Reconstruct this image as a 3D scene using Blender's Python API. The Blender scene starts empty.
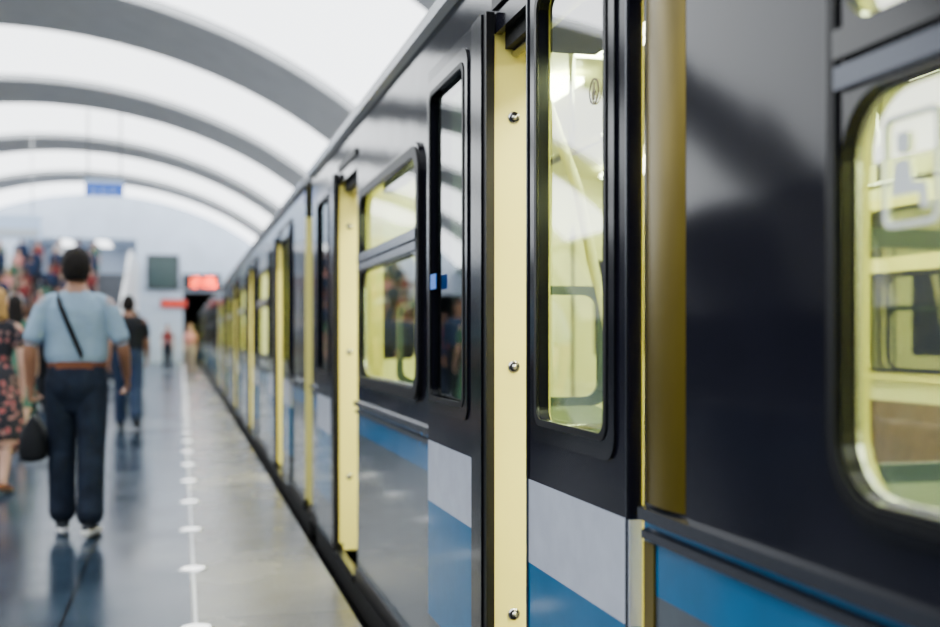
import bpy, math, random
from mathutils import Vector, Matrix, kdtree
random.seed(7)
scene = bpy.context.scene
COL = scene.collection
R = math.radians

# ------------------------------------------------------------------ materials
def mat(name, color=(.5,.5,.5), rough=.5, metal=0.0, emit=None, estr=0.0, coat=0.0, spec=None, ior=None):
    m = bpy.data.materials.new(name); m.use_nodes = True
    b = m.node_tree.nodes['Principled BSDF']
    b.inputs['Base Color'].default_value = (*color, 1)
    b.inputs['Roughness'].default_value = rough
    b.inputs['Metallic'].default_value = metal
    b.inputs['Coat Weight'].default_value = coat
    b.inputs['Coat Roughness'].default_value = .06
    if spec is not None: b.inputs['Specular IOR Level'].default_value = spec
    if ior is not None: b.inputs['IOR'].default_value = ior
    if emit:
        b.inputs['Emission Color'].default_value = (*emit, 1)
        b.inputs['Emission Strength'].default_value = estr
    return m

def N(m, t, **k):
    n = m.node_tree.nodes.new(t)
    for a, v in k.items(): setattr(n, a, v)
    return n
def L(m, a, b): m.node_tree.links.new(a, b)

def add_noise(m, scale=6, amt=.15, bump=0.0, bscale=None, stretch=(1,1,1)):
    b = m.node_tree.nodes['Principled BSDF']
    geo = N(m, 'ShaderNodeNewGeometry'); mp = N(m, 'ShaderNodeMapping')
    mp.inputs['Scale'].default_value = stretch
    L(m, geo.outputs['Position'], mp.inputs['Vector'])
    nz = N(m, 'ShaderNodeTexNoise'); nz.inputs['Scale'].default_value = scale; nz.inputs['Detail'].default_value = 5
    L(m, mp.outputs[0], nz.inputs['Vector'])
    c = b.inputs['Base Color']
    mx = N(m, 'ShaderNodeMix', data_type='RGBA', blend_type='MULTIPLY'); mx.inputs[0].default_value = 1
    rp = N(m, 'ShaderNodeMapRange'); rp.inputs[1].default_value=.3; rp.inputs[2].default_value=.7
    rp.inputs[3].default_value = 1-amt; rp.inputs[4].default_value = 1+amt
    L(m, nz.outputs[0], rp.inputs[0])
    if c.is_linked: L(m, c.links[0].from_socket, mx.inputs[6])
    else: mx.inputs[6].default_value = c.default_value
    L(m, rp.outputs[0], mx.inputs[7]); L(m, mx.outputs[2], c)
    if bump:
        bp = N(m, 'ShaderNodeBump'); bp.inputs['Strength'].default_value = bump; bp.inputs['Distance'].default_value=.01
        n2 = N(m, 'ShaderNodeTexNoise'); n2.inputs['Scale'].default_value = bscale or scale
        L(m, mp.outputs[0], n2.inputs['Vector']); L(m, n2.outputs[0], bp.inputs['Height'])
        L(m, bp.outputs[0], b.inputs['Normal'])
    return m

def stripes(m, axis, stops):
    b = m.node_tree.nodes['Principled BSDF']
    geo = N(m, 'ShaderNodeNewGeometry'); sp = N(m, 'ShaderNodeSeparateXYZ')
    L(m, geo.outputs['Position'], sp.inputs[0])
    prev = None
    src = None
    for i, (p, c) in enumerate(stops):
        if i == 0: prev = c; continue
        g = N(m, 'ShaderNodeMath', operation='GREATER_THAN'); g.inputs[1].default_value = p
        L(m, sp.outputs[axis], g.inputs[0])
        mx = N(m, 'ShaderNodeMix', data_type='RGBA')
        L(m, g.outputs[0], mx.inputs[0])
        if src is None: mx.inputs[6].default_value = (*prev, 1)
        else: L(m, src, mx.inputs[6])
        mx.inputs[7].default_value = (*c, 1)
        src = mx.outputs[2]
    L(m, src, b.inputs['Base Color'])
    return m

NAVY=(.005,.005,.010); BLUE=(.000,.100,.240); SILV=(.060,.076,.092); WHT=(.42,.45,.53)
m_body = stripes(mat('train_body_paint', NAVY, .10, ior=1.30), 2, [(-9, SILV), (.77, BLUE), (.90, NAVY)])
add_noise(m_body, 9, .12, .20, 2.2)
m_door = stripes(mat('train_door_paint', NAVY, .14, ior=1.22), 2, [(-9, SILV), (.30, BLUE), (.69, WHT), (.897, NAVY)])
add_noise(m_door, 14, .06, .08, 2.5)
m_black = add_noise(mat('black_rubber', (.004,.004,.005), .45, ior=1.3), 30, .2)
m_gloss = mat('black_gloss_frame', (.005,.005,.007), .15, ior=1.35)
m_metal = mat('brushed_metal', (.55,.55,.55), .25, 1.0)
m_dmetal = mat('dark_metal_moulding', (.06,.065,.08), .25, .8)
m_goldrefl = add_noise(mat('gold_reflection_strip', (.17,.122,.006), .32, .70), 2.2, .65, .3, 2.5, (1,1,.4))  # yellow door reflection on the body, painted as a gold metal colour
m_yel = add_noise(mat('cream_yellow_lining', (.92,.84,.24), .38), 3, .05)
m_yel_light = mat('cream_lining_light', (.86,.84,.42), .35)
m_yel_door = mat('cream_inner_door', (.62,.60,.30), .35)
m_green = mat('dark_green_partition', (.020,.045,.036), .3)
m_greyg = mat('grey_green_panel', (.22,.27,.20), .4)
m_seat = add_noise(mat('seat_vinyl', (.13,.075,.04), .5), 20, .2)
m_cfloor = add_noise(mat('carriage_floor', (.20,.18,.15), .5), 20, .2)
m_clamp = mat('carriage_lamp', (1,1,1), .5, emit=(1,.97,.66), estr=72)
m_roof = mat('roof_paint', (.22,.23,.25), .4)
m_gutter = mat('gutter_trim', (.50,.52,.55), .25, .4)
m_under = mat('underframe', (.006,.006,.006), .8)
m_post = mat('sticker_white', (.75,.80,.80), .5)
m_signrefl = mat('blue_sign_reflection', (.02,.15,.60), .4, emit=(.03,.2,.8), estr=.3)  # platform sign mirrored in the door glass, painted blue with a faint glow
m_sdark = mat('sticker_dark', (.05,.02,.02), .4)

def glass(name, tint, ior=1.5, boost=1.0):
    m = bpy.data.materials.new(name); m.use_nodes = True
    nt = m.node_tree; nt.nodes.clear()
    o = N(m,'ShaderNodeOutputMaterial'); mx = N(m,'ShaderNodeMixShader')
    t = N(m,'ShaderNodeBsdfTransparent'); t.inputs[0].default_value=(*tint,1)
    g = N(m,'ShaderNodeBsdfGlossy'); g.inputs['Roughness'].default_value=.02
    f = N(m,'ShaderNodeFresnel'); f.inputs[0].default_value=ior
    mu = N(m,'ShaderNodeMath', operation='MULTIPLY'); mu.inputs[1].default_value=boost; mu.use_clamp=True
    L(m,f.outputs[0],mu.inputs[0]); L(m,mu.outputs[0],mx.inputs[0])
    L(m,t.outputs[0],mx.inputs[1]); L(m,g.outputs[0],mx.inputs[2]); L(m,mx.outputs[0],o.inputs[0])
    return m
m_glass = glass('window_glass', (.76,.93,.72), 1.36, .55)

# ------------------------------------------------------------------ mesh builder
class MB:
    def __init__(s): s.v=[]; s.f=[]; s.m=[]; s.s=[]; s.mats=[]
    def mi(s, m):
        if m not in s.mats: s.mats.append(m)
        return s.mats.index(m)
    def add(s, vs, fs, m, smooth=False):
        o=len(s.v); s.v += [tuple(v) for v in vs]; k=s.mi(m)
        for f in fs: s.f.append(tuple(i+o for i in f)); s.m.append(k); s.s.append(smooth)
    def box(s,x0,x1,y0,y1,z0,z1,m):
        vs=[(x,y,z) for z in (z0,z1) for y in (y0,y1) for x in (x0,x1)]
        s.add(vs,[(0,2,3,1),(4,5,7,6),(0,1,5,4),(2,6,7,3),(0,4,6,2),(1,3,7,5)],m)
    def tube(s,pts,r,m,n=12,smooth=True):
        pts=[Vector(p) for p in pts]; rr = r if isinstance(r,(list,tuple)) else [r]*len(pts)
        vs=[];fs=[]
        for i,p in enumerate(pts):
            t=(pts[min(i+1,len(pts)-1)]-pts[max(i-1,0)]).normalized()
            a=Vector((0,0,1)) if abs(t.z)<.9 else Vector((1,0,0))
            u=t.cross(a).normalized(); w=t.cross(u)
            for k in range(n):
                q=2*math.pi*k/n; vs.append(p+(u*math.cos(q)+w*math.sin(q))*rr[i])
        for i in range(len(pts)-1):
            for k in range(n):
                fs.append((i*n+k,i*n+(k+1)%n,(i+1)*n+(k+1)%n,(i+1)*n+k))
        fs.append(tuple(range(n))[::-1]); fs.append(tuple((len(pts)-1)*n+k for k in range(n)))
        s.add(vs,fs,m,smooth)
    def prism(s, prof, axis_a, axis_b, m, smooth=False, closed=True, mapf=None):
        n=len(prof); vs=[mapf(u,v,axis_a) for u,v in prof]+[mapf(u,v,axis_b) for u,v in prof]
        fs=[(i,(i+1)%n,n+(i+1)%n,n+i) for i in range(n if closed else n-1)]
        s.add(vs,fs,m,smooth)
        if closed:
            s.add(vs,[tuple(range(n))[::-1],tuple(range(n,2*n))],m,False)
    def plate(s, outer, holes, w0, w1, m, mapf):
        cu=bpy.data.curves.new('tmp','CURVE'); cu.dimensions='2D'; cu.fill_mode='BOTH'; cu.extrude=abs(w1-w0)/2
        for loop in [outer]+holes:
            sp=cu.splines.new('POLY'); sp.points.add(len(loop)-1); sp.use_cyclic_u=True
            for i,(u,v) in enumerate(loop): sp.points[i].co=(u,v,0,1)
        ob=bpy.data.objects.new('tmp',cu); COL.objects.link(ob)
        dg=bpy.context.evaluated_depsgraph_get()
        me=bpy.data.meshes.new_from_object(ob.evaluated_get(dg))
        c=(w0+w1)/2
        s.add([mapf(v.co.x,v.co.y,v.co.z+c) for v in me.vertices],[tuple(p.vertices) for p in me.polygons],m)
        bpy.data.objects.remove(ob); bpy.data.curves.remove(cu); bpy.data.meshes.remove(me)
    def build(s,name,parent=None,bevel=0,coll=None):
        me=bpy.data.meshes.new(name); me.from_pydata(s.v,[],s.f)
        for m in s.mats: me.materials.append(m)
        me.polygons.foreach_set('material_index',s.m); me.polygons.foreach_set('use_smooth',s.s)
        me.update()
        ob=bpy.data.objects.new(name,me); COL.objects.link(ob)
        if parent: ob.parent=parent
        if bevel:
            b=ob.modifiers.new('bevel','BEVEL'); b.width=bevel; b.segments=2; b.limit_method='ANGLE'
        return ob

def rr(u0,u1,v0,v1,r=.05,n=7):
    pts=[]
    for cx,cy,a in ((u1-r,v1-r,0),(u0+r,v1-r,90),(u0+r,v0+r,180),(u1-r,v0+r,270)):
        for i in range(n+1):
            q=R(a+90*i/n); pts.append((cx+r*math.cos(q),cy+r*math.sin(q)))
    return pts
def rect(u0,u1,v0,v1): return [(u0,v0),(u1,v0),(u1,v1),(u0,v1)]
SIDE=lambda u,v,w:(w,u,v)
FRONT=lambda u,v,w:(u,w,v)
def empty(name):
    e=bpy.data.objects.new(name,None); COL.objects.link(e); return e

# ------------------------------------------------------------------ station shell
XC = -4.0
Y0, Y1 = -12.0, 57.0
m_lit = mat('lit_ceiling_panel', (.9,.92,.95), .6, emit=(.94,.975,1.0), estr=4.3)
m_rib = add_noise(mat('ceiling_rib_plaster', (.52,.53,.54), .7), 2, .06)
m_low = add_noise(mat('vault_lower_plaster', (.13,.14,.16), .6), 2, .1)
m_wall = add_noise(mat('end_wall_marble', (.52,.60,.72), .35), 1.2, .08)
m_swall = add_noise(mat('track_wall_marble', (.08,.09,.11), .35), 1.5, .2)
m_dark = mat('tunnel_concrete', (.02,.02,.022), .9)

def floor_mat(name, col, jcol, sx, sy, rough, offx=0, offy=0, jw=.006, ior=1.25):
    m = mat(name, col, rough, ior=ior)
    b = m.node_tree.nodes['Principled BSDF']
    geo=N(m,'ShaderNodeNewGeometry'); sp=N(m,'ShaderNodeSeparateXYZ'); L(m,geo.outputs['Position'],sp.inputs[0])
    outs=[]
    for ax,s_,o_ in ((0,sx,offx),(1,sy,offy)):
        a=N(m,'ShaderNodeMath',operation='SUBTRACT'); a.inputs[1].default_value=o_; L(m,sp.outputs[ax],a.inputs[0])
        c=N(m,'ShaderNodeMath',operation='PINGPONG'); c.inputs[1].default_value=s_/2; L(m,a.outputs[0],c.inputs[0])
        d=N(m,'ShaderNodeMath',operation='LESS_THAN'); d.inputs[1].default_value=jw; L(m,c.outputs[0],d.inputs[0])
        outs.append(d)
    mxx=N(m,'ShaderNodeMath',operation='MAXIMUM'); L(m,outs[0].outputs[0],mxx.inputs[0]); L(m,outs[1].outputs[0],mxx.inputs[1])
    n1=N(m,'ShaderNodeTexNoise'); n1.inputs['Scale'].default_value=1.3; n1.inputs['Detail'].default_value=8
    L(m,geo.outputs['Position'],n1.inputs['Vector'])
    n2=N(m,'ShaderNodeTexNoise'); n2.inputs['Scale'].default_value=60
    L(m,geo.outputs['Position'],n2.inputs['Vector'])
    r1=N(m,'ShaderNodeMapRange'); r1.inputs[1].default_value=.3; r1.inputs[2].default_value=.7; r1.inputs[3].default_value=.65; r1.inputs[4].default_value=1.35
    L(m,n1.outputs[0],r1.inputs[0])
    r2=N(m,'ShaderNodeMapRange'); r2.inputs[1].default_value=.3; r2.inputs[2].default_value=.7; r2.inputs[3].default_value=.85; r2.inputs[4].default_value=1.15
    L(m,n2.outputs[0],r2.inputs[0])
    mm=N(m,'ShaderNodeMath',operation='MULTIPLY'); L(m,r1.outputs[0],mm.inputs[0]); L(m,r2.outputs[0],mm.inputs[1])
    v=N(m,'ShaderNodeMix',data_type='RGBA',blend_type='MULTIPLY'); v.inputs[0].default_value=1; v.inputs[6].default_value=(*col,1); L(m,mm.outputs[0],v.inputs[7])
    w=N(m,'ShaderNodeMix',data_type='RGBA'); L(m,mxx.outputs[0],w.inputs[0]); L(m,v.outputs[2],w.inputs[6]); w.inputs[7].default_value=(*jcol,1)
    L(m,w.outputs[2],b.inputs['Base Color'])
    rg=N(m,'ShaderNodeMapRange'); rg.inputs[1].default_value=.3; rg.inputs[2].default_value=.7; rg.inputs[3].default_value=rough*.8; rg.inputs[4].default_value=rough*1.3
    L(m,n1.outputs[0],rg.inputs[0]); L(m,rg.outputs[0],b.inputs['Roughness'])
    return m
m_floor = floor_mat('granite_floor', (.014,.026,.044), (.002,.003,.005), 1.14, 1.9, .20, -.51, 3.2, jw=.009)
m_edge = floor_mat('granite_edge_slabs', (.155,.150,.130), (.05,.05,.05), 9.0, 1.25, .24, 5.0, 0)

def ap(r,q): return (XC+(r+1.2)*math.cos(R(q)), (r-1.32)*math.sin(R(q)))
def arc(r,a0=14,a1=166,n=60): return [ap(r,a0+(a1-a0)*i/n) for i in range(n+1)]
ribs=[(-6,-3),(3.2,6.2),(12.0,15.2),(22.3,26.0),(31.4,34.5),(40.1,43.0),(48.6,51.5)]
b=MB(); y=Y0
inner=arc(9.42); outer=arc(9.6)
for a,c in ribs+[(Y1,Y1)]:
    if a>y:
        b.prism(arc(9.6,36,144,44),y,a,m_lit,True,False,FRONT)
        for q0,q1 in ((14,36),(144,166)): b.prism(arc(9.6,q0,q1,10),y,a,m_low,True,False,FRONT)
    if c>a:
        b.prism(inner,a,c,m_rib,True,False,FRONT)
        for yy in (a,c):
            n=len(inner); vs=[(u,yy,v) for u,v in inner]+[(u,yy,v) for u,v in outer]
            b.add(vs,[(i,i+1,n+i+1,n+i) for i in range(n-1)],m_rib)
    y=c
for q in (36,144):
    b.prism([ap(r,q+dq) for r,dq in ((9.62,-1),(9.35,-1),(9.35,1),(9.62,1))],Y0,Y1,m_low,False,True,FRONT)
b.build('ceiling')
for nm,a0,a1 in (('wall_right',-8.5,14),('wall_left',166,188.5)):
    b=MB(); b.prism(arc(9.6,a0,a1,12),Y0,Y1,m_swall,True,False,FRONT); b.build(nm)
b=MB(); b.box(-14.9,6.9,Y0-.2,Y0,-1.3,8.4,m_swall); b.build('wall_back')
b=MB()
ow=[ap(9.6,-8+196*i/60) for i in range(61)]
b.plate(ow,[rect(.05,4.9,-1.1,3.5),rect(-12.9,-8.1,-1.1,3.5),rr(-7.4,-2.2,3.85,6.1,.05)],Y1,Y1+.3,m_wall,FRONT)
b.build('wall_end')
b=MB()
for x0,x1 in ((.05,4.9),(-12.9,-8.1)):
    b.box(x0,x0-.1,Y1+.32,Y1+14,-1.2,3.6,m_dark); b.box(x1,x1+.1,Y1+.32,Y1+14,-1.2,3.6,m_dark)
    b.box(x0,x1,Y1+.32,Y1+14,3.5,3.6,m_dark); b.box(x0,x1,Y1+14,Y1+14.1,-1.2,3.6,m_dark)
b.build('wall_tunnel')
b=MB()
b.box(-7.5,-2.1,Y1+.32,Y1+6,3.75,3.85,m_rib); b.box(-7.5,-2.1,Y1+6,Y1+6.1,3.8,6.2,m_wall)
b.box(-7.5,-7.4,Y1+.32,Y1+6,3.8,6.2,m_wall); b.box(-2.2,-2.1,Y1+.32,Y1+6,3.8,6.2,m_wall); b.box(-7.5,-2.1,Y1+.32,Y1+6,6.1,6.2,m_wall)
b.box(-6.0,-5.4,Y1+1,Y1+5,6.06,6.1,m_lit); b.box(-4.2,-3.6,Y1+1,Y1+5,6.06,6.1,m_lit)
b.build('wall_exit_corridor')

b=MB(); b.box(-8.20,.04,Y0,Y1,-1.1,0,m_floor); b.build('floor')
b=MB(); b.box(.04,.75,Y0,Y1,-.18,0,m_edge); b.box(.04,.60,Y0,Y1,-1.1,-.18,m_dark)
b.box(-8.75,-8.20,Y0,Y1,-.18,0,m_edge); b.build('floor_platform_edge')
b=MB(); b.box(.60,6.9,Y0,Y1+14,-1.3,-1.1,m_dark); b.box(-14.9,-8.20,Y0,Y1+14,-1.3,-1.1,m_dark)
b.build('floor_trackbed')
b=MB()
for xc in (2.2,-10.5):
    for s_ in (-.76,.76):
        b.box(xc+s_-.035,xc+s_+.035,Y0,Y1+12,-1.1,-.95,m_dmetal)
b.build('track_rails')
m_ledw = mat('floor_marker_lamp', (.9,.9,.9), .3, emit=(1,1,1), estr=1.8)
m_line = mat('marker_line_paint', (.62,.64,.66), .4)
b=MB(); b.box(.050,.066,1.0,Y1-.02,-.002,.003,m_line)
for i in range(42):
    yc=3.6+1.25*i; n=24
    if yc>Y1-1: break
    ring=[(.058+.062*math.cos(2*math.pi*k/n),yc+.062*math.sin(2*math.pi*k/n)) for k in range(n)]
    ring2=[(.058+.080*math.cos(2*math.pi*k/n),yc+.080*math.sin(2*math.pi*k/n)) for k in range(n)]
    b.add([(x,yy,.008) for x,yy in ring],[tuple(range(n))],m_ledw)
    b.add([(x,yy,.008) for x,yy in ring]+[(x,yy,.001) for x,yy in ring2],[(k,(k+1)%n,n+(k+1)%n,n+k) for k in range(n)],m_metal,True)
b.build('platform_edge_lamps')

m_stair = add_noise(mat('stair_granite',(.10,.11,.13),.5),6,.1)
m_par = mat('parapet_white',(.75,.80,.84),.35)
b=MB(); ns=26
for i in range(ns):
    ya=38+.42*i; zt=.15*(i+1); b.box(-7.4,-2.2,ya,ya+.42 if i<ns-1 else Y1-.01,0,zt,m_stair)
for x0 in (-7.55,-2.2):
    pr=[(37.7,0),(37.7,1.0),(38+.42*ns,.15*ns+1.0),(Y1-.01,.15*ns+1.0),(Y1-.01,0)]
    b.prism(pr,x0,x0+.15,m_par,False,True,SIDE)
    b.tube([(x0+.075,37.7,1.05),(x0+.075,38+.42*ns,.15*ns+1.05),(x0+.075,Y1-.05,.15*ns+1.05)],.04,m_metal,10)
b.build('staircase')

# ------------------------------------------------------------------ signs
def seg_digits(b,text,x,z,y,h,m):
    S={'0':'abcdef','1':'bc','2':'abged','3':'abgcd','4':'fgbc','5':'afgcd','6':'afgedc','7':'abc','8':'abcdefg','9':'abcdfg'}
    w=h*.5; t=h*.13
    for ch in text:
        if ch==':':
            for dz in (.3,.65): b.box(x,x+t,y-.03,y,z+h*dz,z+h*dz+t,m)
            x+=t*2.5; continue
        P={'a':(0,w,h-t,h),'g':(0,w,h/2-t/2,h/2+t/2),'d':(0,w,0,t),'f':(0,t,h/2,h),'b':(w-t,w,h/2,h),'e':(0,t,0,h/2),'c':(w-t,w,0,h/2)}
        for k in S[ch]:
            a=P[k]; b.box(x+a[0],x+a[1],y-.03,y,z+a[2],z+a[3],m)
        x+=w+t*1.4
m_led = mat('red_led',(1,.1,.05),.5,emit=(1,.09,.012),estr=7)
m_case = mat('sign_case_black',(.015,.015,.018),.4)
b=MB(); b.box(.05,1.85,Y1-.22,Y1-.01,3.65,4.35,m_case)
b.box(.0,1.9,Y1-.30,Y1-.22,4.33,4.40,m_dmetal); seg_digits(b,'12:26',.26,3.76,Y1-.22,.48,m_led); b.build('train_interval_clock')
b=MB(); b.box(-1.0,.2,Y1-.15,Y1-.10,2.75,3.1,mat('red_sign_panel',(.4,.03,.02),.4,emit=(1,.06,.02),estr=.5)); b.box(-1.05,.25,Y1-.1,Y1-.01,2.70,3.15,m_case)
b.build('exit_sign')
m_scr = mat('screen_dark',(.03,.05,.05),.12,emit=(.05,.10,.09),estr=.2)
b=MB(); b.box(-1.7,-.15,Y1-.16,Y1-.01,3.6,5.35,m_case); b.box(-1.6,-.25,Y1-.18,Y1-.16,3.7,5.25,m_scr); b.build('display_screen')
m_sgb = mat('sign_blue',(.005,.07,.40),.35,emit=(.005,.12,.65),estr=.6); m_sgw = mat('sign_white',(.45,.58,.78),.35,emit=(.5,.7,1),estr=.15)
def hang_sign(x,y,z,w,h,ztop):
    b=MB(); b.box(x-w/2,x+w/2,y-.06,y+.06,z,z+h*.72,m_sgb); b.box(x-w/2,x+w/2,y-.06,y+.06,z+h*.72,z+h,m_sgw)
    b.box(x-w/2-.02,x+w/2+.02,y-.08,y+.08,z+h,z+h+.04,m_dmetal)
    for k in range(3): b.box(x-w*.35+k*w*.25,x-w*.35+k*w*.25+w*.16,y-.065,y-.06,z+h*.25,z+h*.35,m_sgw)
    for s_ in (-.42,.42): b.tube([(x+w*s_,y,z+h),(x+w*s_,y,ztop)],.022,m_dmetal,8)
    b.build('hanging_direction_sign')
def vz(x,r=9.42): return (r-1.32)*math.sqrt(1-((x-XC)/(r+1.2))**2)
hang_sign(-2.22,34.2,5.42,1.1,.50,vz(-1.83))
b=MB(); b.box(-6.9,-4.6,39.6,39.8,4.55,5.35,m_sgw); b.box(-6.8,-4.7,39.58,39.6,4.62,4.9,mat('board_grey',(.45,.5,.55),.4))
for x in (-6.6,-4.9): b.tube([(x,39.7,5.35),(x,39.7,vz(x,9.6))],.02,m_metal,8)
b.build('hanging_information_board')

# ------------------------------------------------------------------ train
train=empty('metro_train')
XF=.85
body=MB(); dr=MB(); fr=MB(); gl=MB(); it=MB(); rf=MB(); trim=MB()
ZB,ZT=.05,2.33
def window(y0,y1,z0=1.03,z1=1.95,detail=True,xf=XF,near=False):
    a=xf-.014; c=xf+.006; i_=.012 if near else .034
    fr.plate(rr(y0-.028,y1+.028,z0-.028,z1+.028,.12),[rr(y0+i_,y1-i_,z0+i_,1.565,.085),rr(y0+i_,y1-i_,1.655,z1-i_,.07)],a,c,m_gloss,SIDE)
    if detail:
        fr.plate(rr(y0-.012,y1+.012,z0-.012,z1+.012,.105),[rr(y0+i_-.006,y1-i_+.006,z0+i_-.006,z1-i_+.006,.09)],xf-.020,a,m_black,SIDE)
        fr.box(a-.010,xf,y0+.01,y1-.01,1.572,1.602,m_dmetal); fr.box(a-.012,xf,y0+.01,y1-.01,1.612,1.650,m_gloss)
        fr.plate(rr(y0+i_-.002,y1-i_+.002,z0+i_-.002,1.567,.085),[rr(y0+i_+.004,y1-i_-.004,z0+i_+.004,1.561,.08)],xf+.007,xf+.016,m_metal,SIDE)
    gl.add([(xf+.010,y0,z0),(xf+.010,y1,z0),(xf+.010,y1,z1),(xf+.010,y0,z1)],[(0,1,2,3)],m_glass)
    return rr(y0,y1,z0,z1,.10)
def segment(y0,y1,wins,detail=True):
    holes=[window(a,c,detail=detail,near=(c<2)) for a,c in wins]
    body.plate(rect(y0+.012,y1-(0 if y1<2 else .012),ZB,ZT),holes,XF,XF+.02,m_body,SIDE)
    it.plate(rect(y0+.02,y1-.02,ZB,ZT),[rr(a-.01,c+.01,1.02,1.96,.11) for a,c in wins],XF+.022,XF+.045,m_yel,SIDE)
    for z0,z1,o in ((.905,.935,.022),(.868,.892,.014)):
        trim.prism([(z0,0),(z0+.004,-o),(z1-.004,-o),(z1,0)],y0+.02,y1-.02,m_dmetal,False,True,lambda u,v,w:(XF+v,w,u))
    trim.box(XF-.012,XF+.02,y0,y1,ZB-.03,ZB+.05,m_black)
    it.box(XF-.002,XF+.13,y0,y0+.018,ZB,2.10,m_yel)
    it.box(XF+.021,XF+.13,y1-.018,y1,ZB,2.10,m_yel)
def leaf(y0,y1,x0,seal_low):
    x1=x0+.026
    g0,g1=(y0+.24,y1-.05) if seal_low else (y0+.11,y1-.10)
    dr.plate(rect(y0+(.155 if seal_low else 0),y1,.06,2.16),[rr(g0,g1,1.045,2.07,.035)],x0,x1,m_door,SIDE)
    if seal_low:
        dr.box(x0-.004,x1-.004,y0+.045,y0+.153,.06,2.16,m_gloss); dr.box(x0+.002,x1,y0+.01,y0+.04,.06,2.16,m_black)
    else:
        dr.tube([(x0+.013,y1+.002,.06),(x0+.013,y1+.002,2.16)],.012,m_black,12)
        dr.box(x0-.004,x0,y1-.022,y1-.014,.06,2.16,m_dmetal)
        dr.box(x0-.004,x0,y0+.006,y0+.012,.06,2.16,m_dmetal)
    fr.plate(rr(g0-.045,g1+.045,1.0,2.115,.05),[rr(g0+.004,g1-.004,1.05,2.065,.035)],x0-.006,x0,m_gloss,SIDE)
    fr.plate(rr(g0-.008,g1+.008,1.037,2.078,.038),[rr(g0+.008,g1-.008,1.053,2.062,.03)],x0-.009,x0-.005,m_black,SIDE)
    gx=x0+.012
    gl.add([(gx,g0,1.04),(gx,g1,1.04),(gx,g1,2.08),(gx,g0,2.08)],[(0,1,2,3)],m_glass)
    if not seal_low:
        it.plate(rect(y0+.01,y1-.012,.07,2.15),[rr(g0-.01,g1+.01,1.035,2.08,.04)],x1+.001,x1+.008,m_yel,SIDE)
    return g0,g1,gx
def header(y0,y1):
    body.plate(rect(y0+(0 if y0<2 else -.01),y1+.01,2.10,ZT),[],XF,XF+.02,m_body,SIDE)
    it.box(XF+.03,XF+.3,y0,y1,2.06,2.33,m_under)
    it.tube([(XF+.06,y0,2.05),(XF+.06,y1,2.05)],.012,m_metal,10)
    trim.box(XF-.01,XF+.0,y0,y1,2.165,2.20,m_black)
    trim.box(XF-.02,XF+.3,y0,y1,.02,.06,m_dmetal)
def jamb_bolts(y):
    for z in (1.868,1.166,.469):
        trim.tube([(.905,y-.001,z),(.905,y-.004,z)],.017,m_metal,20)
        trim.tube([(.905,y-.003,z),(.905,y-.006,z)],.013,m_black,20)
        trim.tube([(.905,y-.005,z),(.905,y-.010,z)],.008,m_metal,16)

def far_side(y0,y1,wins=None,fdoors=()):
    if wins is None:
        wins=[]; y=y0+.9
        while y+1.5<y1-.5: wins.append((y,y+1.4)); y+=2.1
    dh=[(c-.52,c-.14) for c in fdoors]+[(c+.14,c+.52) for c in fdoors]
    body.plate(rect(y0,y1,ZB,ZT),[rr(a,c,1.03,1.95,.11) for a,c in wins]+[rr(a,c,1.0,1.95,.04) for a,c in dh],3.53,3.55,m_body,SIDE)
    it.plate(rect(y0,y1,ZB,ZT),[rr(a+.02,c-.02,1.05,1.93,.09) for a,c in wins]+[rr(a,c,1.0,1.95,.04) for a,c in dh],3.46,3.50,m_yel_light,SIDE)
    for a,c in wins:
        fr.plate(rr(a,c,1.03,1.95,.11),[rr(a+.05,c-.05,1.08,1.57,.08),rr(a+.05,c-.05,1.65,1.90,.07)],3.44,3.47,m_yel,SIDE)
        fr.plate(rr(a+.045,c-.045,1.075,1.575,.085),[rr(a+.06,c-.06,1.09,1.56,.07)],3.43,3.44,m_black,SIDE)
        gl.add([(3.515,a,1.03),(3.515,c,1.03),(3.515,c,1.95),(3.515,a,1.95)],[(0,1,2,3)],m_glass)
    for c in fdoors:
        for s_ in (-1,1):
            lo,hi=sorted((c+s_*.02,c+s_*.64))
            g0,g1=sorted((c+s_*.14,c+s_*.52))
            it.plate(rect(lo,hi,.07,2.10),[rr(g0,g1,1.0,1.95,.04)],3.43,3.455,m_yel_door,SIDE)
            fr.plate(rr(g0-.02,g1+.02,.98,1.97,.05),[rr(g0+.01,g1-.01,1.01,1.94,.04)],3.42,3.43,m_black,SIDE)
            gl.add([(3.52,g0,1.0),(3.52,g1,1.0),(3.52,g1,1.95),(3.52,g0,1.95)],[(0,1,2,3)],m_glass)
        it.box(3.42,3.45,c-.018,c+.018,.07,2.10,m_black)
        it.box(3.40,3.46,c-.70,c-.66,.06,2.15,m_yel); it.box(3.40,3.46,c+.66,c+.70,.06,2.15,m_yel)
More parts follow.
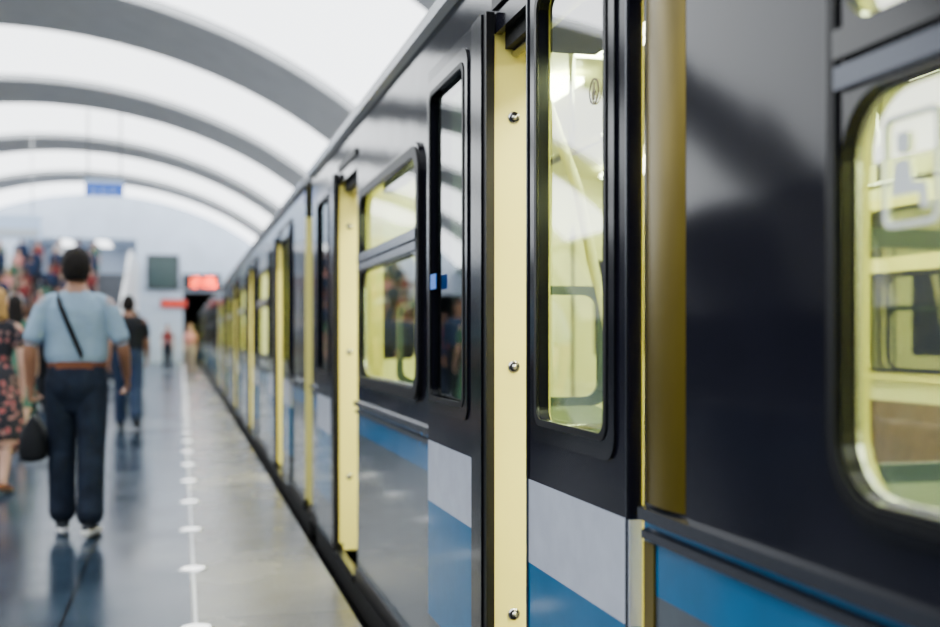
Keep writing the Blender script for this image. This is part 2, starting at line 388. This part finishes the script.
def car(y0,y1,benches,wins=None,fdoors=(),poles=()):
    far_side(y0,y1,wins,fdoors)
    it.box(XF+.02,3.5,y0,y1,.0,.06,m_cfloor)
    cp=[(.92,2.12),(1.15,2.30),(1.6,2.38),(2.2,2.40),(2.8,2.38),(3.25,2.30),(3.48,2.12)]
    it.prism(cp,y0,y1,m_yel_light,True,False,FRONT)
    for xl in (1.55,2.85):
        yy=y0+.4
        while yy+1.1<y1:
            it.box(xl-.10,xl+.10,yy,yy+1.1,2.33,2.355,m_clamp); yy+=1.5
    rp=[(XF,2.36),(.90,2.44),(1.0,2.52),(1.4,2.62),(2.2,2.68),(3.0,2.62),(3.4,2.52),(3.5,2.44),(3.55,2.36),(3.55,2.34),(3.4,2.40),(2.2,2.46),(1.1,2.40),(XF,2.34)]
    rf.prism(rp,y0,y1,m_roof,False,True,FRONT)
    trim.prism([(2.322,0),(2.33,-.03),(2.362,-.038),(2.38,0)],y0,y1,m_gutter,False,True,lambda u,v,w:(XF+v,w,u))
    for yy,iy in ((y0,y0+.05),(y1-.05,y1-.06)):
        body.plate(rect(XF+.025,3.55,.05,2.33),[rr(1.75,2.65,.1,2.0,.05)],yy+.002,yy+.048,m_body,FRONT)
        it.plate(rect(XF+.05,3.45,.06,2.40),[rr(1.95,2.45,1.0,1.85,.05),rr(1.15,1.55,1.1,1.8,.05),rr(2.85,3.25,1.1,1.8,.05)],iy,iy+.01,m_yel_light,FRONT)
        it.box(1.70,1.72,iy-.006,iy+.016,.06,2.05,m_black); it.box(2.68,2.70,iy-.006,iy+.016,.06,2.05,m_black)
    rf.box(.95,3.45,y0+.3,y1-.3,-.55,-.0,m_under); rf.box(.88,3.52,y0,y1,-.16,-.005,m_under)
    for yb in (y0+2.6,y1-2.6):
        for dy in (-1.05,1.05):
            for xw in (1.40,2.90):
                rf.tube([(xw,yb+dy,-.53),(xw+.12,yb+dy,-.53)],.42,m_dmetal,24)
        rf.box(1.25,1.35,yb-1.5,yb+1.5,-.62,-.38,m_under); rf.box(3.05,3.15,yb-1.5,yb+1.5,-.62,-.38,m_under)
    for (a,c) in benches:
        for xa,xb_,bk in ((.97,1.42,.97),(3.0,3.45,3.38)):
            it.box(xa,xb_,a,c,.38,.47,m_seat); it.box(bk,bk+.07,a,c,.47,.93,m_seat); it.box(xa+.03,xb_-.03,a+.05,c-.05,.06,.38,m_yel)
            for yy in (a-.03,c+.01):
                xo=xb_-.02 if xa<2 else xa+.02
                it.tube([(xo,yy,.06),(xo,yy,1.2),(xo+(-.12 if xa<2 else .12),yy,1.75),(xo+(-.3 if xa<2 else .3),yy,2.22)],.018,m_yel_light,10)
                it.tube([(xa,yy,.95),(xb_,yy,.95)],.014,m_metal,8)
                it.plate(rr(xa+.01,xb_-.03,.45,1.02,.06),[],yy-.008,yy+.008,m_greyg,FRONT)
                it.plate(rr(xa+.01,xb_-.03,1.02,1.42,.06),[rr(xa+.04,xb_-.07,1.05,1.39,.05)],yy-.008,yy+.008,m_green,FRONT)
        for xr in (1.38,3.02):
            it.tube([(xr,a,1.93),(xr,c,1.93)],.015,m_metal,10)
            for yy in (a+.3,(a+c)/2,c-.3): it.tube([(xr,yy,1.93),(xr,yy,2.33)],.012,m_metal,8)
    for x,yy in poles:
        it.tube([(x,yy,.06),(x,yy,2.38)],.018,m_metal,12)
segment(-11,1.94,[(-8.2,-6.8),(-3.8,-2.4),(-.12,1.285)])
header(1.94,2.97)
segment(2.97,5.48,[(3.94,5.33)])
header(5.48,6.12)
segment(6.12,7.45,[])
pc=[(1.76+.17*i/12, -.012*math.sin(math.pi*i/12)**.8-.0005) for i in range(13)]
trim.prism([(u,v) for u,v in pc],.94,2.32,m_goldrefl,True,False,lambda u,v,w:(XF+v,u,w))  # added convex strip carrying the painted gold reflection
trim.box(XF-.005,XF+.0,1.885,1.93,.10,.865,m_goldrefl)  # lower piece of the same painted reflection
g0,g1,gx=leaf(1.975,2.635,.835,False)
leaf(2.95,3.70,.820,True); leaf(6.10,6.92,.820,True)
jamb_bolts(2.97); jamb_bolts(6.12)
car(-11,7.45,[(-1.2,1.5),(3.5,5.1),(-7,-3)],[(-8.2,-6.8),(-3.8,-2.4),(-.1,1.4),(3.7,5.1)],[-5.3,2.55,6.0],
    [(1.6,1.75),(2.8,1.75),(1.6,3.35),(2.8,3.35),(1.6,5.3),(2.8,5.3),(2.2,.3)])
for y0,y1,js in ((7.85,26.3,[10.18,14.33,18.48,22.63]),(26.75,45.2,[29.1,33.25,37.4,41.55]),(45.6,64,[48.0,52.1,56.2])):
    s_=y0; det=y0<10; bn=[]
    for i,J in enumerate(js):
        e=J-1.32
        w=[(s_+.98,e-.2)] if e-s_>2.2 else []
        segment(s_,e,w,det); header(e,J); leaf(e+.02,J-.62,.835,False); leaf(J-.02,J+.78,.820,True); jamb_bolts(J)
        if w: bn.append((s_+.4,e-.3))
        s_=J
    segment(s_,y1,[(s_+.98,y1-.6)] if y1-s_>2.4 else [],det)
    car(y0,y1,bn)
    for k in range(6): rf.box(1.6-(k%2)*.06,2.8+(k%2)*.06,y0-.42+k*.07,y0-.36+k*.07,.05,2.15,m_black)
def ring2(b,yc,zc,r,t,x,m,n=28):
    p=[(yc+r*math.cos(2*math.pi*k/n),zc+r*math.sin(2*math.pi*k/n)) for k in range(n)]
    q=[(yc+(r-t)*math.cos(2*math.pi*k/n),zc+(r-t)*math.sin(2*math.pi*k/n)) for k in range(n)]
    b.plate(p,[q],x-.002,x,m,SIDE)
st=MB()
ring2(st,2.187,1.77,.028,.004,gx-.002,m_sdark)
st.box(gx-.004,gx-.002,2.183,2.191,1.752,1.79,m_sdark); st.box(gx-.004,gx-.002,2.176,2.198,1.765,1.770,m_sdark)
for k in range(3): st.box(gx-.004,gx-.002,2.115,2.135,1.115+k*.012,1.120+k*.012,m_sdark)
xs=XF+.008
st.plate(rr(1.105,1.212,1.385,1.525,.015),[rr(1.112,1.205,1.392,1.518,.012)],xs-.002,xs,m_post,SIDE)
st.plate(rr(1.16,1.185,1.475,1.503,.008),[],xs-.002,xs,m_post,SIDE)
st.plate([(1.19,1.468),(1.160,1.468),(1.155,1.440),(1.128,1.436),(1.124,1.405),(1.138,1.405),(1.142,1.424),(1.195,1.424)],[],xs-.002,xs,m_post,SIDE)
st.box(.812,.814,3.55,3.63,1.41,1.46,m_signrefl)  # flat patch painted as the sign's reflection, not a real sticker
st.build('stickers',train)
body.build('body_side',train); dr.build('door_leaves',train); fr.build('window_frames',train)
gl.build('window_panes',train); it.build('interior_fittings',train); rf.build('roof_and_underframe',train); trim.build('mouldings',train)

# ------------------------------------------------------------------ people
def cr(p0,p1,p2,p3,t):
    return tuple(.5*((2*b_)+(-a+c)*t+(2*a-5*b_+4*c-d)*t*t+(-a+3*b_-3*c+d)*t**3) for a,b_,c,d in zip(p0,p1,p2,p3))
class Src:
    def __init__(s): s.v=[]; s.f=[]; s.lab=[]
    def loft(s, ctrl, ref, lab, n=20, sub=4, cap=True):
        C=[ctrl[0]]+list(ctrl)+[ctrl[-1]]; P=[]
        for i in range(1,len(C)-2):
            for k in range(sub): P.append(cr(C[i-1],C[i],C[i+1],C[i+2],k/sub))
        P.append(tuple(ctrl[-1]))
        rings=[]
        for i,p in enumerate(P):
            q0=Vector(P[max(i-1,0)][:3]); q1=Vector(P[min(i+1,len(P)-1)][:3]); t=(q1-q0).normalized()
            rings.append((Vector(p[:3]),t,max(p[3],.002),max(p[4],.002),i/(len(P)-1)))
        if cap:
            pre=[];post=[]
            p,t,a,c,_=rings[0]; h=min(a,c)
            for q in (80,55,28): pre.append((p-t*h*math.sin(R(q)),t,a*math.cos(R(q)),c*math.cos(R(q)),0))
            p,t,a,c,_=rings[-1]; h=min(a,c)
            for q in (28,55,80): post.append((p+t*h*math.sin(R(q)),t,a*math.cos(R(q)),c*math.cos(R(q)),1))
            rings=pre+rings+post
        o=len(s.v); ref=Vector(ref)
        for p,t,a,c,tt in rings:
            sd=(ref-t*ref.dot(t)).normalized(); w=t.cross(sd)
            for k in range(n):
                q=2*math.pi*k/n; v=p+sd*a*math.cos(q)+w*c*math.sin(q); s.v.append(v)
                s.lab.append(lab(tt,v) if callable(lab) else lab)
        m=len(rings)
        for i in range(m-1):
            for k in range(n): s.f.append((o+i*n+k,o+i*n+(k+1)%n,o+(i+1)*n+(k+1)%n,o+(i+1)*n+k))
        s.f.append(tuple(o+k for k in range(n))[::-1]); s.f.append(tuple(o+(m-1)*n+k for k in range(n)))
def hand(S,w,d,n_,s_,k,grip,lab):
    kn=w+d*.095*k
    pr=[w-d*.02*k,w+d*.02*k,w+d*.06*k,kn]; hw=[.026,.034,.042,.041]; ht=[.020,.017,.016,.013]
    S.loft([(*p,a*k,c*k) for p,a,c in zip(pr,hw,ht)],s_,lab,16,3)
    ln=[.072,.080,.075,.060]
    for i in range(4):
        off=s_*(.031-.0205*i)*k; p=kn+off-d*.012*k; dirv=d.copy()+s_*(.06-.04*i); dirv.normalize()
        pts=[(*p,.0092*k,.0092*k)]
        angs=(18,26,20) if not grip else (62,70,45)
        for j,fr_ in enumerate((.46,.30,.24)):
            q=R(angs[j]+3*i); ax=dirv.cross(n_).normalized(); dirv=(Matrix.Rotation(q,3,ax)@dirv)
            p=p+dirv*ln[i]*fr_*k*1.05; rr_=(.0088,.0080,.0068)[j]*k; pts.append((*p,rr_,rr_))
        S.loft(pts,s_,lab,10,3)
    p=w+d*.025*k+s_*.026*k; dv=(d*.72+s_*.62+n_*.25).normalized(); pts=[(*p,.013*k,.013*k)]
    for j,l in enumerate((.036,.030,.024)):
        p=p+dv*l*k; dv=(dv+d*.22+n_*.14*(3 if grip else 1)).normalized(); pts.append((*p,(.0115,.0102,.0085)[j]*k,(.0115,.0102,.0085)[j]*k))
    S.loft(pts,n_,lab,10,3)

def person(name,loc,yaw,H,P,O,voxel=.0075):
    k=H/1.75; S=Src(); wd=O.get('wide',1.0)*k; fem=O.get('female',False)
    top,pant,skin,shoe,sole,belt=range(6)
    legskin = O.get('dress',False)
    bz=1.03
    def tl(t,v):
        z=v.z/k
        if legskin: return top if z<1.46 else skin
        if z>1.485: return skin
        if bz-.016<z<bz+.016: return belt
        return top if z>bz else pant
    if fem: T=[(.82,.10,.09,0),(.90,.168,.118,-.012),(.97,.165,.115,-.010),(1.05,.130,.095,0),(1.12,.118,.088,0),(1.22,.130,.108,.012),(1.30,.140,.118,.018),(1.38,.145,.095,0),(1.43,.13,.075,-.008),(1.475,.075,.058,-.01),(1.51,.050,.050,-.008)]
    else: T=[(.80,.13,.095,0),(.88,.166,.122,-.010),(.96,.168,.120,-.008),(1.03,.166,.118,.003),(1.08,.182,.126,.006),(1.14,.182,.124,.006),(1.22,.183,.122,.004),(1.32,.186,.124,-.002),(1.39,.180,.112,-.010),(1.44,.150,.088,-.014),(1.48,.090,.066,-.014),(1.52,.060,.058,-.008)]
    S.loft([(0,yo*k,z*k,a*wd,c*k*(1+(O.get('wide',1)-1)*.8)) for z,a,c,yo in T],(1,0,0),tl,32,4)
    nr=.050 if fem else .060
    S.loft([(0,-.010*k,1.46*k,nr*k*1.15,nr*k*1.1),(0,-.004*k,1.52*k,nr*k,nr*k),(0,.004*k,1.60*k,nr*k*.95,nr*k)],(1,0,0),lambda t,v: skin if v.z/k>1.475 else top,20,3)
    lat=.165 if fem else .180
    info={}
    for i,sd in enumerate((-1,1)):
        hf,kf=P['legs'][i]; hp=Vector((sd*.088*wd,-.005*k,.90*k))
        td=Vector((sd*.005,math.sin(R(hf)),-math.cos(R(hf)))).normalized(); kn=hp+td*.43*k
        sdn=Vector((0,math.sin(R(hf-kf)),-math.cos(R(hf-kf)))).normalized(); an=kn+sdn*.405*k
        jl = 0 if legskin else 1
        th=[.092,.093,.086] if jl else [.088,.075,.056]; ca=[.084,.083,.082,.084] if jl else [.056,.055,.042,.034]
        lm = skin if legskin else pant
        bk=Vector((0,-.012*k,0))
        A=[hp+Vector((0,0,.03*k)),hp+td*.15*k,kn-td*.06*k]
        S.loft([(*A[0],th[0]*wd,.098*k),(*A[1],th[1]*wd,.096*k),(*A[2],th[2]*k,.084*k),(*kn,ca[0]*k,(ca[0]+.002)*k),
                (*(kn+sdn*.12*k+bk),ca[1]*k,ca[1]*k),(*(kn+sdn*.28*k),ca[2]*k,ca[2]*k),(*(an-sdn*.030*k*jl),ca[3]*k,(ca[3]+.008)*k)],(1,0,0),lm,22,4,True)
        pit=P.get('foot',(0,0))[i]; fd=Vector((sd*.14,math.cos(R(pit)),-math.sin(R(pit)))).normalized(); up=Vector((0,math.sin(R(pit)),math.cos(R(pit))))
        base=an-up*.072*k-fd*.01*k
        if jl==0: S.loft([(*an,.034*k,.036*k),(*(an-up*.03*k),.034*k,.038*k)],(1,0,0),skin,14,3)
        an_c=base.copy()
        def shl(t,v,a_=an_c,u_=up):
            return sole if (v-a_).dot(u_)<(.010 if O.get('bigsole') else -.012)*k else shoe
        S.loft([(*(base-fd*.085*k),.034*k,.036*k),(*(base-fd*.03*k+up*.004*k),.042*k,.040*k),(*(base+fd*.05*k+up*.004*k),.043*k,.038*k),(*(base+fd*.12*k-up*.006*k),.048*k,.030*k),(*(base+fd*.185*k-up*.012*k),.038*k,.023*k)],(1,0,0),shl,20,4)
        sw,ab,el=P['arms'][i]
        sh=Vector((sd*lat*wd,-.012*k,1.41*k))
        ud=Vector((sd*math.sin(R(ab)),math.sin(R(sw))*math.cos(R(ab)),-math.cos(R(sw))*math.cos(R(ab)))).normalized()
        eb=sh+ud*.285*k; ab2=ab*P.get('inw',.3)
        fd2=Vector((sd*math.sin(R(ab2)),math.sin(R(sw+el))*math.cos(R(ab2)),-math.cos(R(sw+el))*math.cos(R(ab2)))).normalized()
        wr=eb+fd2*.245*k; g=.85 if fem else 1.0
        S.loft([(*sh,.046*k*g,.046*k*g),(*(sh+ud*.12*k),.044*k*g,.044*k*g),(*(eb-ud*.03*k),.037*k*g,.038*k*g),(*(eb+fd2*.05*k),.040*k*g,.040*k*g),(*(eb+fd2*.13*k),.034*k*g,.034*k*g),(*wr,.023*k,.028*k)],(0,1,0),skin if not O.get('longsleeve') else top,18,4)
        sl=O.get('sleeve',.58)
        S.loft([(*(sh+Vector((-sd*.10*wd,0,.032*k))),.050*k,.042*k),(*(sh+Vector((-sd*.045*wd,0,.018*k))),.056*k*g,.050*k*g),(*(sh+ud*.03*k+Vector((-sd*.004,0,-.005))),.060*k*g,.058*k*g),(*(sh+ud*.295*k*sl*.55),.057*k*g,.058*k*g),(*(sh+ud*.295*k*sl),.057*k*g,.060*k*g)],(0,1,0),top,20,4)
        n_=Vector((-sd,0,0)); n_=(n_-fd2*n_.dot(fd2)).normalized(); s2=n_.cross(fd2)
        if s2.y<0: s2=-s2
        hand(S,wr+fd2*.01*k,fd2,n_,s2,k*(.9 if fem else 1),P.get('grip',(0,0))[i],skin)
        info[sd]=wr+fd2*.11*k+n_*.02*k
    if legskin:
        S.loft([(0,0,1.08*k,.118*wd,.095*k),(0,-.008*k,.97*k,.172*wd,.13*k),(0,0,.80*k,.20*wd,.16*k),(0,0,.62*k,.225*wd,.19*k),(0,0,O.get('hem',.50)*k,.24*wd,.205*k)],(1,0,0),top,36,5)
    hz=1.525; hs=k
    HR=[(0,.028,.026,.052),(.018,.044,.046,.040),(.045,.056,.068,.022),(.08,.066,.084,.008),(.115,.072,.092,0),(.15,.0745,.096,-.004),(.18,.071,.090,-.007),(.205,.058,.074,-.009),(.222,.036,.047,-.010),(.229,.016,.02,-.010)]
    S.loft([(0,yo*hs,(hz+z)*k,a*hs,c*hs) for z,a,c,yo in HR],(1,0,0),skin,28,3)
    S.loft([(0,.088*hs,(hz+.118)*k,.006*hs,.008*hs),(0,.098*hs,(hz+.098)*k,.010*hs,.010*hs),(0,.106*hs,(hz+.078)*k,.015*hs,.011*hs)],(1,0,0),skin,10,3)
    for sd in (-1,1):
        S.loft([(sd*.076*hs,-.006*hs,(hz+.075)*k,.007*hs,.008*hs),(sd*.083*hs,-.010*hs,(hz+.10)*k,.008*hs,.016*hs),(sd*.085*hs,-.012*hs,(hz+.125)*k,.007*hs,.018*hs),(sd*.080*hs,-.008*hs,(hz+.138)*k,.005*hs,.010*hs)],(1,0,0),skin,10,3)
    zmin=min(v.z for v in S.v)
    me=bpy.data.meshes.new('t'); me.from_pydata([tuple(v) for v in S.v],[],S.f)
    ob=bpy.data.objects.new('t',me); COL.objects.link(ob)
    rm=ob.modifiers.new('r','REMESH'); rm.mode='VOXEL'; rm.voxel_size=voxel; rm.adaptivity=0
    sm=ob.modifiers.new('s','SMOOTH'); sm.factor=.5; sm.iterations=3
    dg=bpy.context.evaluated_depsgraph_get(); ev=bpy.data.meshes.new_from_object(ob.evaluated_get(dg))
    bpy.data.objects.remove(ob)
    kd=kdtree.KDTree(len(S.v))
    for i,v in enumerate(S.v): kd.insert(v,i)
    kd.balance()
    mats=[O['top'],O['pant'],O['skin'],O['shoe'],O['sole'],O.get('belt',O['pant'])]
    b=MB()
    for m in mats: b.mats.append(m)
    b.v=[(v.co.x,v.co.y,v.co.z-zmin) for v in ev.vertices]
    for p in ev.polygons:
        _,i,_=kd.find(p.center); b.f.append(tuple(p.vertices)); b.m.append(S.lab[i]); b.s.append(True)
    bpy.data.meshes.remove(ev)
    hl=O.get('hair_len',0.0); n=36; hg=O.get('hairgrow',1.0)
    zs=[-.0-hl,.03-hl*.6,.06,.09,.12,.15,.18,.205,.225,.238,.243] if hl>0 else [.035,.06,.08,.10,.12,.15,.18,.205,.225,.238,.242]
    prof=lambda z:(.0795,.102) if z<.15 else (.0795*math.sqrt(max(0.004,1-((z-.15)/.095)**2)),.102*math.sqrt(max(.004,1-((z-.15)/.095)**2)))
    vs=[];fs=[]
    for j,z in enumerate(zs):
        a,c=prof(z); a*=hg; c*=hg
        if hl==0 and z<.10: a*=.78+.22*max(0,(z-.035))/.065; c*=.80+.2*max(0,(z-.035))/.065
        if hl>0 and z<.03: a*=1.05; c*=.95
        for q in range(n):
            th=2*math.pi*q/n; nz=1+.025*math.sin(7*th+9*z*40)+.02*random.uniform(-1,1)
            x=a*math.cos(th)*nz; yv=c*math.sin(th)*nz-.012
            lim=-.002 if z<.10 else (.018 if z<.135 else (.045 if z<.155 else 9))
            if z<.14 and yv>-.03 and hl==0 and z<.125: lim=-.022
            yv=min(yv,lim)
            vs.append((x*hs,yv*hs,(hz+z)*k-zmin))
    for j in range(len(zs)-1):
        for q in range(n): fs.append((j*n+q,j*n+(q+1)%n,(j+1)*n+(q+1)%n,(j+1)*n+q))
    fs.append(tuple(range(n))[::-1]); fs.append(tuple((len(zs)-1)*n+q for q in range(n)))
    b.add(vs,fs,O['hair'],True)
    def ell(c,r,m):
        vs=[];fs=[];nu,nv=10,7
        for i in range(nv):
            ph=math.pi*(i+.5)/nv
            for q in range(nu):
                th=2*math.pi*q/nu; vs.append((c[0]+r[0]*math.sin(ph)*math.cos(th),c[1]+r[1]*math.sin(ph)*math.sin(th),c[2]+r[2]*math.cos(ph)))
        for i in range(nv-1):
            for q in range(nu): fs.append((i*nu+q,(i+1)*nu+q,(i+1)*nu+(q+1)%nu,i*nu+(q+1)%nu))
        fs.append(tuple(range(nu))); fs.append(tuple((nv-1)*nu+q for q in range(nu))[::-1]); b.add(vs,fs,m,True)
    for sd in (-1,1):
        ell((sd*.030*hs,.079*hs,(hz+.118)*k-zmin),(.013*hs,.010*hs,.008*hs),m_eye)
        ell((sd*.030*hs,.0865*hs,(hz+.118)*k-zmin),(.005*hs,.004*hs,.005*hs),m_iris)
        ell((sd*.031*hs,.085*hs,(hz+.136)*k-zmin),(.018*hs,.006*hs,.0035*hs),O['hair'])
    ell((0,.088*hs,(hz+.048)*k-zmin),(.022*hs,.008*hs,.006*hs),m_lip)
    if O.get('strap'):
        Ti=[(z,a,c,yo) for z,a,c,yo in T]
        def ex(z):
            for j in range(len(Ti)-1):
                if Ti[j][0]<=z<=Ti[j+1][0]:
                    t=(z-Ti[j][0])/(Ti[j+1][0]-Ti[j][0]); return [Ti[j][q]*(1-t)+Ti[j+1][q]*t for q in (1,2,3)]
            return Ti[-1][1:]
        path=[]
        for side in (-1,1):
            seg=[]
            for i in range(15):
                t=i/14; x=-.110+.16*t; z=1.475-.40*t
                a,c,yo=ex(z); a*=O.get('wide',1); c*=1+(O.get('wide',1)-1)*.8
                yy=c*math.sqrt(max(.02,1-(x/(a+.004))**2))+.010
                seg.append(Vector((x*k,(yo+side*yy)*k,z*k-zmin)))
            path += seg if side<0 else seg[::-1]
        m=len(path); vs=[];fs=[]
        for i,p in enumerate(path):
            t=(path[(i+1)%m]-path[i-1]).normalized(); out=Vector((p.x*.6,p.y,0)).normalized(); s1=t.cross(out).normalized()
            for a,c in ((-1,0),(1,0),(1,1),(-1,1)): vs.append(p+s1*.016*a+out*(.006*c-.002))
        for i in range(m):
            for q in range(4): fs.append((i*4+q,i*4+(q+1)%4,((i+1)%m)*4+(q+1)%4,((i+1)%m)*4+q))
        b.add(vs,fs,m_black)
    o=b.build(name); o.location=loc; o.rotation_euler=(0,0,R(yaw))
    M=Matrix.Translation(loc)@Matrix.Rotation(R(yaw),4,'Z')
    return o,{s_:M@(v-Vector((0,0,zmin))) for s_,v in info.items()}

m_eye=mat('eye_white',(.8,.8,.78),.2); m_iris=mat('iris_brown',(.04,.02,.01),.1); m_lip=mat('lips',(.35,.10,.09),.45)
def cloth(name,c,amt=.15,sc=9,bump=.6): return add_noise(mat(name,c,.85,ior=1.3),sc,amt,bump,14)
sk1=mat('skin_tan',(.27,.125,.07),.5); sk2=mat('skin_light',(.50,.29,.21),.5)
hb=cloth('hair_black',(.010,.008,.007),.3,60); hbl=cloth('hair_blonde',(.34,.20,.07),.3,60); hbr=cloth('hair_brown',(.07,.035,.02),.3,60)
jeans=cloth('dark_jeans',(.007,.012,.025),.4); tee=cloth('light_blue_tshirt',(.22,.32,.42),.12,7,1.0)
blk=cloth('black_cloth',(.008,.009,.012)); wsole=mat('white_sole',(.80,.80,.80),.5); leather=cloth('brown_leather',(.13,.045,.02)); shoem=cloth('dark_shoe',(.012,.015,.02))
red=cloth('red_cloth',(.18,.03,.03)); grn=cloth('green_cloth',(.05,.13,.09)); bei=cloth('beige_cloth',(.30,.24,.18)); whc=cloth('white_cloth',(.45,.45,.46)); nvy=cloth('navy_cloth',(.015,.028,.065)); pnk=cloth('pink_cloth',(.60,.25,.22))
flo=mat('floral_cloth',(.02,.02,.03),.85)
vb=flo.node_tree.nodes['Principled BSDF']; vo=N(flo,'ShaderNodeTexVoronoi'); vo.inputs['Scale'].default_value=16
gg=N(flo,'ShaderNodeNewGeometry'); L(flo,gg.outputs['Position'],vo.inputs['Vector'])
cr_=N(flo,'ShaderNodeValToRGB'); cr_.color_ramp.interpolation='CONSTANT'; e=cr_.color_ramp.elements
e[0].position=0; e[0].color=(.35,.03,.04,1); e[1].position=.33; e[1].color=(.008,.008,.014,1)
x_=e.new(.22); x_.color=(.30,.16,.14,1); L(flo,vo.outputs['Distance'],cr_.inputs[0]); L(flo,cr_.outputs[0],vb.inputs['Base Color'])

man,hd=person('man_walking',(-.645,7.35,0),-2,1.755,
   dict(legs=((10,8),(-5,6)),foot=(-2,4),arms=((-4,17,22),(2,19,38)),inw=.1,grip=(1,0)),
   dict(top=tee,pant=jeans,skin=sk1,shoe=shoem,sole=wsole,belt=leather,hair=hb,wide=1.05,strap=True,sleeve=.74,bigsole=True,hairgrow=1.10),.006)
g=hd[-1]
def bag(name,c,w,h,d,m):
    b=MB(); vs=[];fs=[];n=28
    for i,(t,sw,sdp) in enumerate(((0,.80,.55),(.04,.93,.85),(.2,1.0,1.0),(.5,.99,.95),(.8,.92,.62),(.95,.86,.30),(1.0,.84,.22))):
        for q in range(n):
            th=2*math.pi*q/n; cx=math.copysign(abs(math.cos(th))**.5,math.cos(th)); cy=math.copysign(abs(math.sin(th))**.6,math.sin(th))
            vs.append((c[0]+cy*d/2*sdp,c[1]+cx*w/2*sw,c[2]-h+t*h))
    for i in range(6):
        for q in range(n): fs.append((i*n+q,i*n+(q+1)%n,(i+1)*n+(q+1)%n,(i+1)*n+q))
    fs.append(tuple(range(n))[::-1]); fs.append(tuple(6*n+q for q in range(n))); b.add(vs,fs,m,True)
    pts=[]
    for i in range(15):
        t=math.pi*i/14; pts.append((c[0],c[1]-w*.28*math.cos(t),c[2]-.01+.11*math.sin(t)))
    b.tube(pts,.007,m,10); b.tube([(c[0]-.01,c[1]-w*.42,c[2]),(c[0]-.01,c[1]+w*.42,c[2])],.006,m_metal,8)
    return b.build(name)
bag('handbag',(g.x,g.y,g.z-.105),.34,.27,.17,blk)

person('man_walking',(-.70,15.5,0),3,1.77,dict(legs=((16,6),(-14,22)),foot=(-6,18),arms=((-14,9,14),(14,9,20))),
   dict(top=blk,pant=nvy,skin=sk1,shoe=shoem,sole=shoem,hair=hb,wide=1.08),.009)
person('woman_in_floral_dress',(-1.44,9.55,0),-4,1.60,dict(legs=((12,8),(-8,12)),foot=(-4,8),arms=((8,8,22),(-6,8,14))),
   dict(top=flo,pant=flo,skin=sk2,shoe=leather,sole=bei,hair=hbl,female=True,dress=True,hair_len=.05,sleeve=.5,hem=.46),.008)

base=[]
def crowd(loc,yaw,v):
    o=bpy.data.objects.new(base[v].name.split('.')[0],base[v].data); COL.objects.link(o); o.location=loc; o.rotation_euler=(0,0,R(yaw))
w1=dict(legs=((14,6),(-12,20)),foot=(-5,16),arms=((-12,8,14),(12,8,22)))
base.append(person('man_standing',(-2.7,21.5,0),5,1.78,w1,dict(top=nvy,pant=blk,skin=sk1,shoe=shoem,sole=shoem,hair=hbr,wide=1.08,longsleeve=True,sleeve=.9),.010)[0])
base.append(person('woman_in_red_top',(-3.4,24.0,0),170,1.66,w1,dict(top=red,pant=jeans,skin=sk2,shoe=shoem,sole=wsole,hair=hbr,female=True,hair_len=.10),.010)[0])
base.append(person('woman_in_green_dress',(-2.2,27.5,0),10,1.66,w1,dict(top=grn,pant=grn,skin=sk2,shoe=shoem,sole=shoem,hair=hb,female=True,dress=True,hair_len=.12),.010)[0])
base.append(person('man_in_white_shirt',(-3.6,31.0,0),185,1.76,w1,dict(top=whc,pant=bei,skin=sk1,shoe=leather,sole=leather,hair=hb),.010)[0])
base.append(person('woman_in_pink_top',(.25,36.0,0),182,1.62,w1,dict(top=pnk,pant=bei,skin=sk2,shoe=shoem,sole=wsole,hair=hbl,female=True,hair_len=.08),.010)[0])
for i,(x,y,yaw,v) in enumerate([(-1.0,25,4,0),(-4.6,28.5,180,1),(-1.3,33,175,3),(-4.3,34.5,8,0),(-.5,41,185,1),(-2.6,35.5,0,4),(-5.6,35.5,180,2),(-3.4,18.2,0,2),
      (-2.5,16.5,178,0),(-3.3,21,0,1),(-4.0,25.4,5,0),(-2.9,29.5,182,0),(-4.9,31.8,3,3),(-3.5,36.3,0,1),(-4.7,36.6,180,0),(-2.0,23.2,0,3),
      (-1.75,12.8,2,2),(-1.6,18.8,178,0),(-2.2,20.0,0,0),(-1.9,30.5,0,1),(-3.0,33.0,180,0)]):
    crowd((x,y,0),yaw,v)
def stair_z(y):
    i=int((y-38)/.42); return .15*(min(i,ns-1)+1)
for i in range(48):
    row=i//6; y=38.6+row*1.25; y=38+.42*round((y-38)/.42)+.21
    x=-7.0+(i%6)*.72+random.uniform(-.12,.12)
    crowd((x,y,stair_z(y)),180 if random.random()<.5 else 0,random.choice([0,0,0,1,2,0,4,1,0,3]))

# ------------------------------------------------------------------ world, camera
w=bpy.data.worlds.new('world'); scene.world=w; w.use_nodes=True
w.node_tree.nodes['Background'].inputs[0].default_value=(.5,.6,.7,1); w.node_tree.nodes['Background'].inputs[1].default_value=.05
cam=bpy.data.cameras.new('camera'); co=bpy.data.objects.new('camera',cam); COL.objects.link(co)
co.location=(0,0,1.25); co.rotation_euler=(R(90),0,R(-14.67))
cam.sensor_width=36; cam.lens=1100/940*36; cam.shift_y=.025; cam.clip_end=200; cam.clip_start=.05
cam.dof.use_dof=True; cam.dof.focus_distance=2.75; cam.dof.aperture_fstop=1.8; cam.dof.aperture_blades=9
scene.camera=co
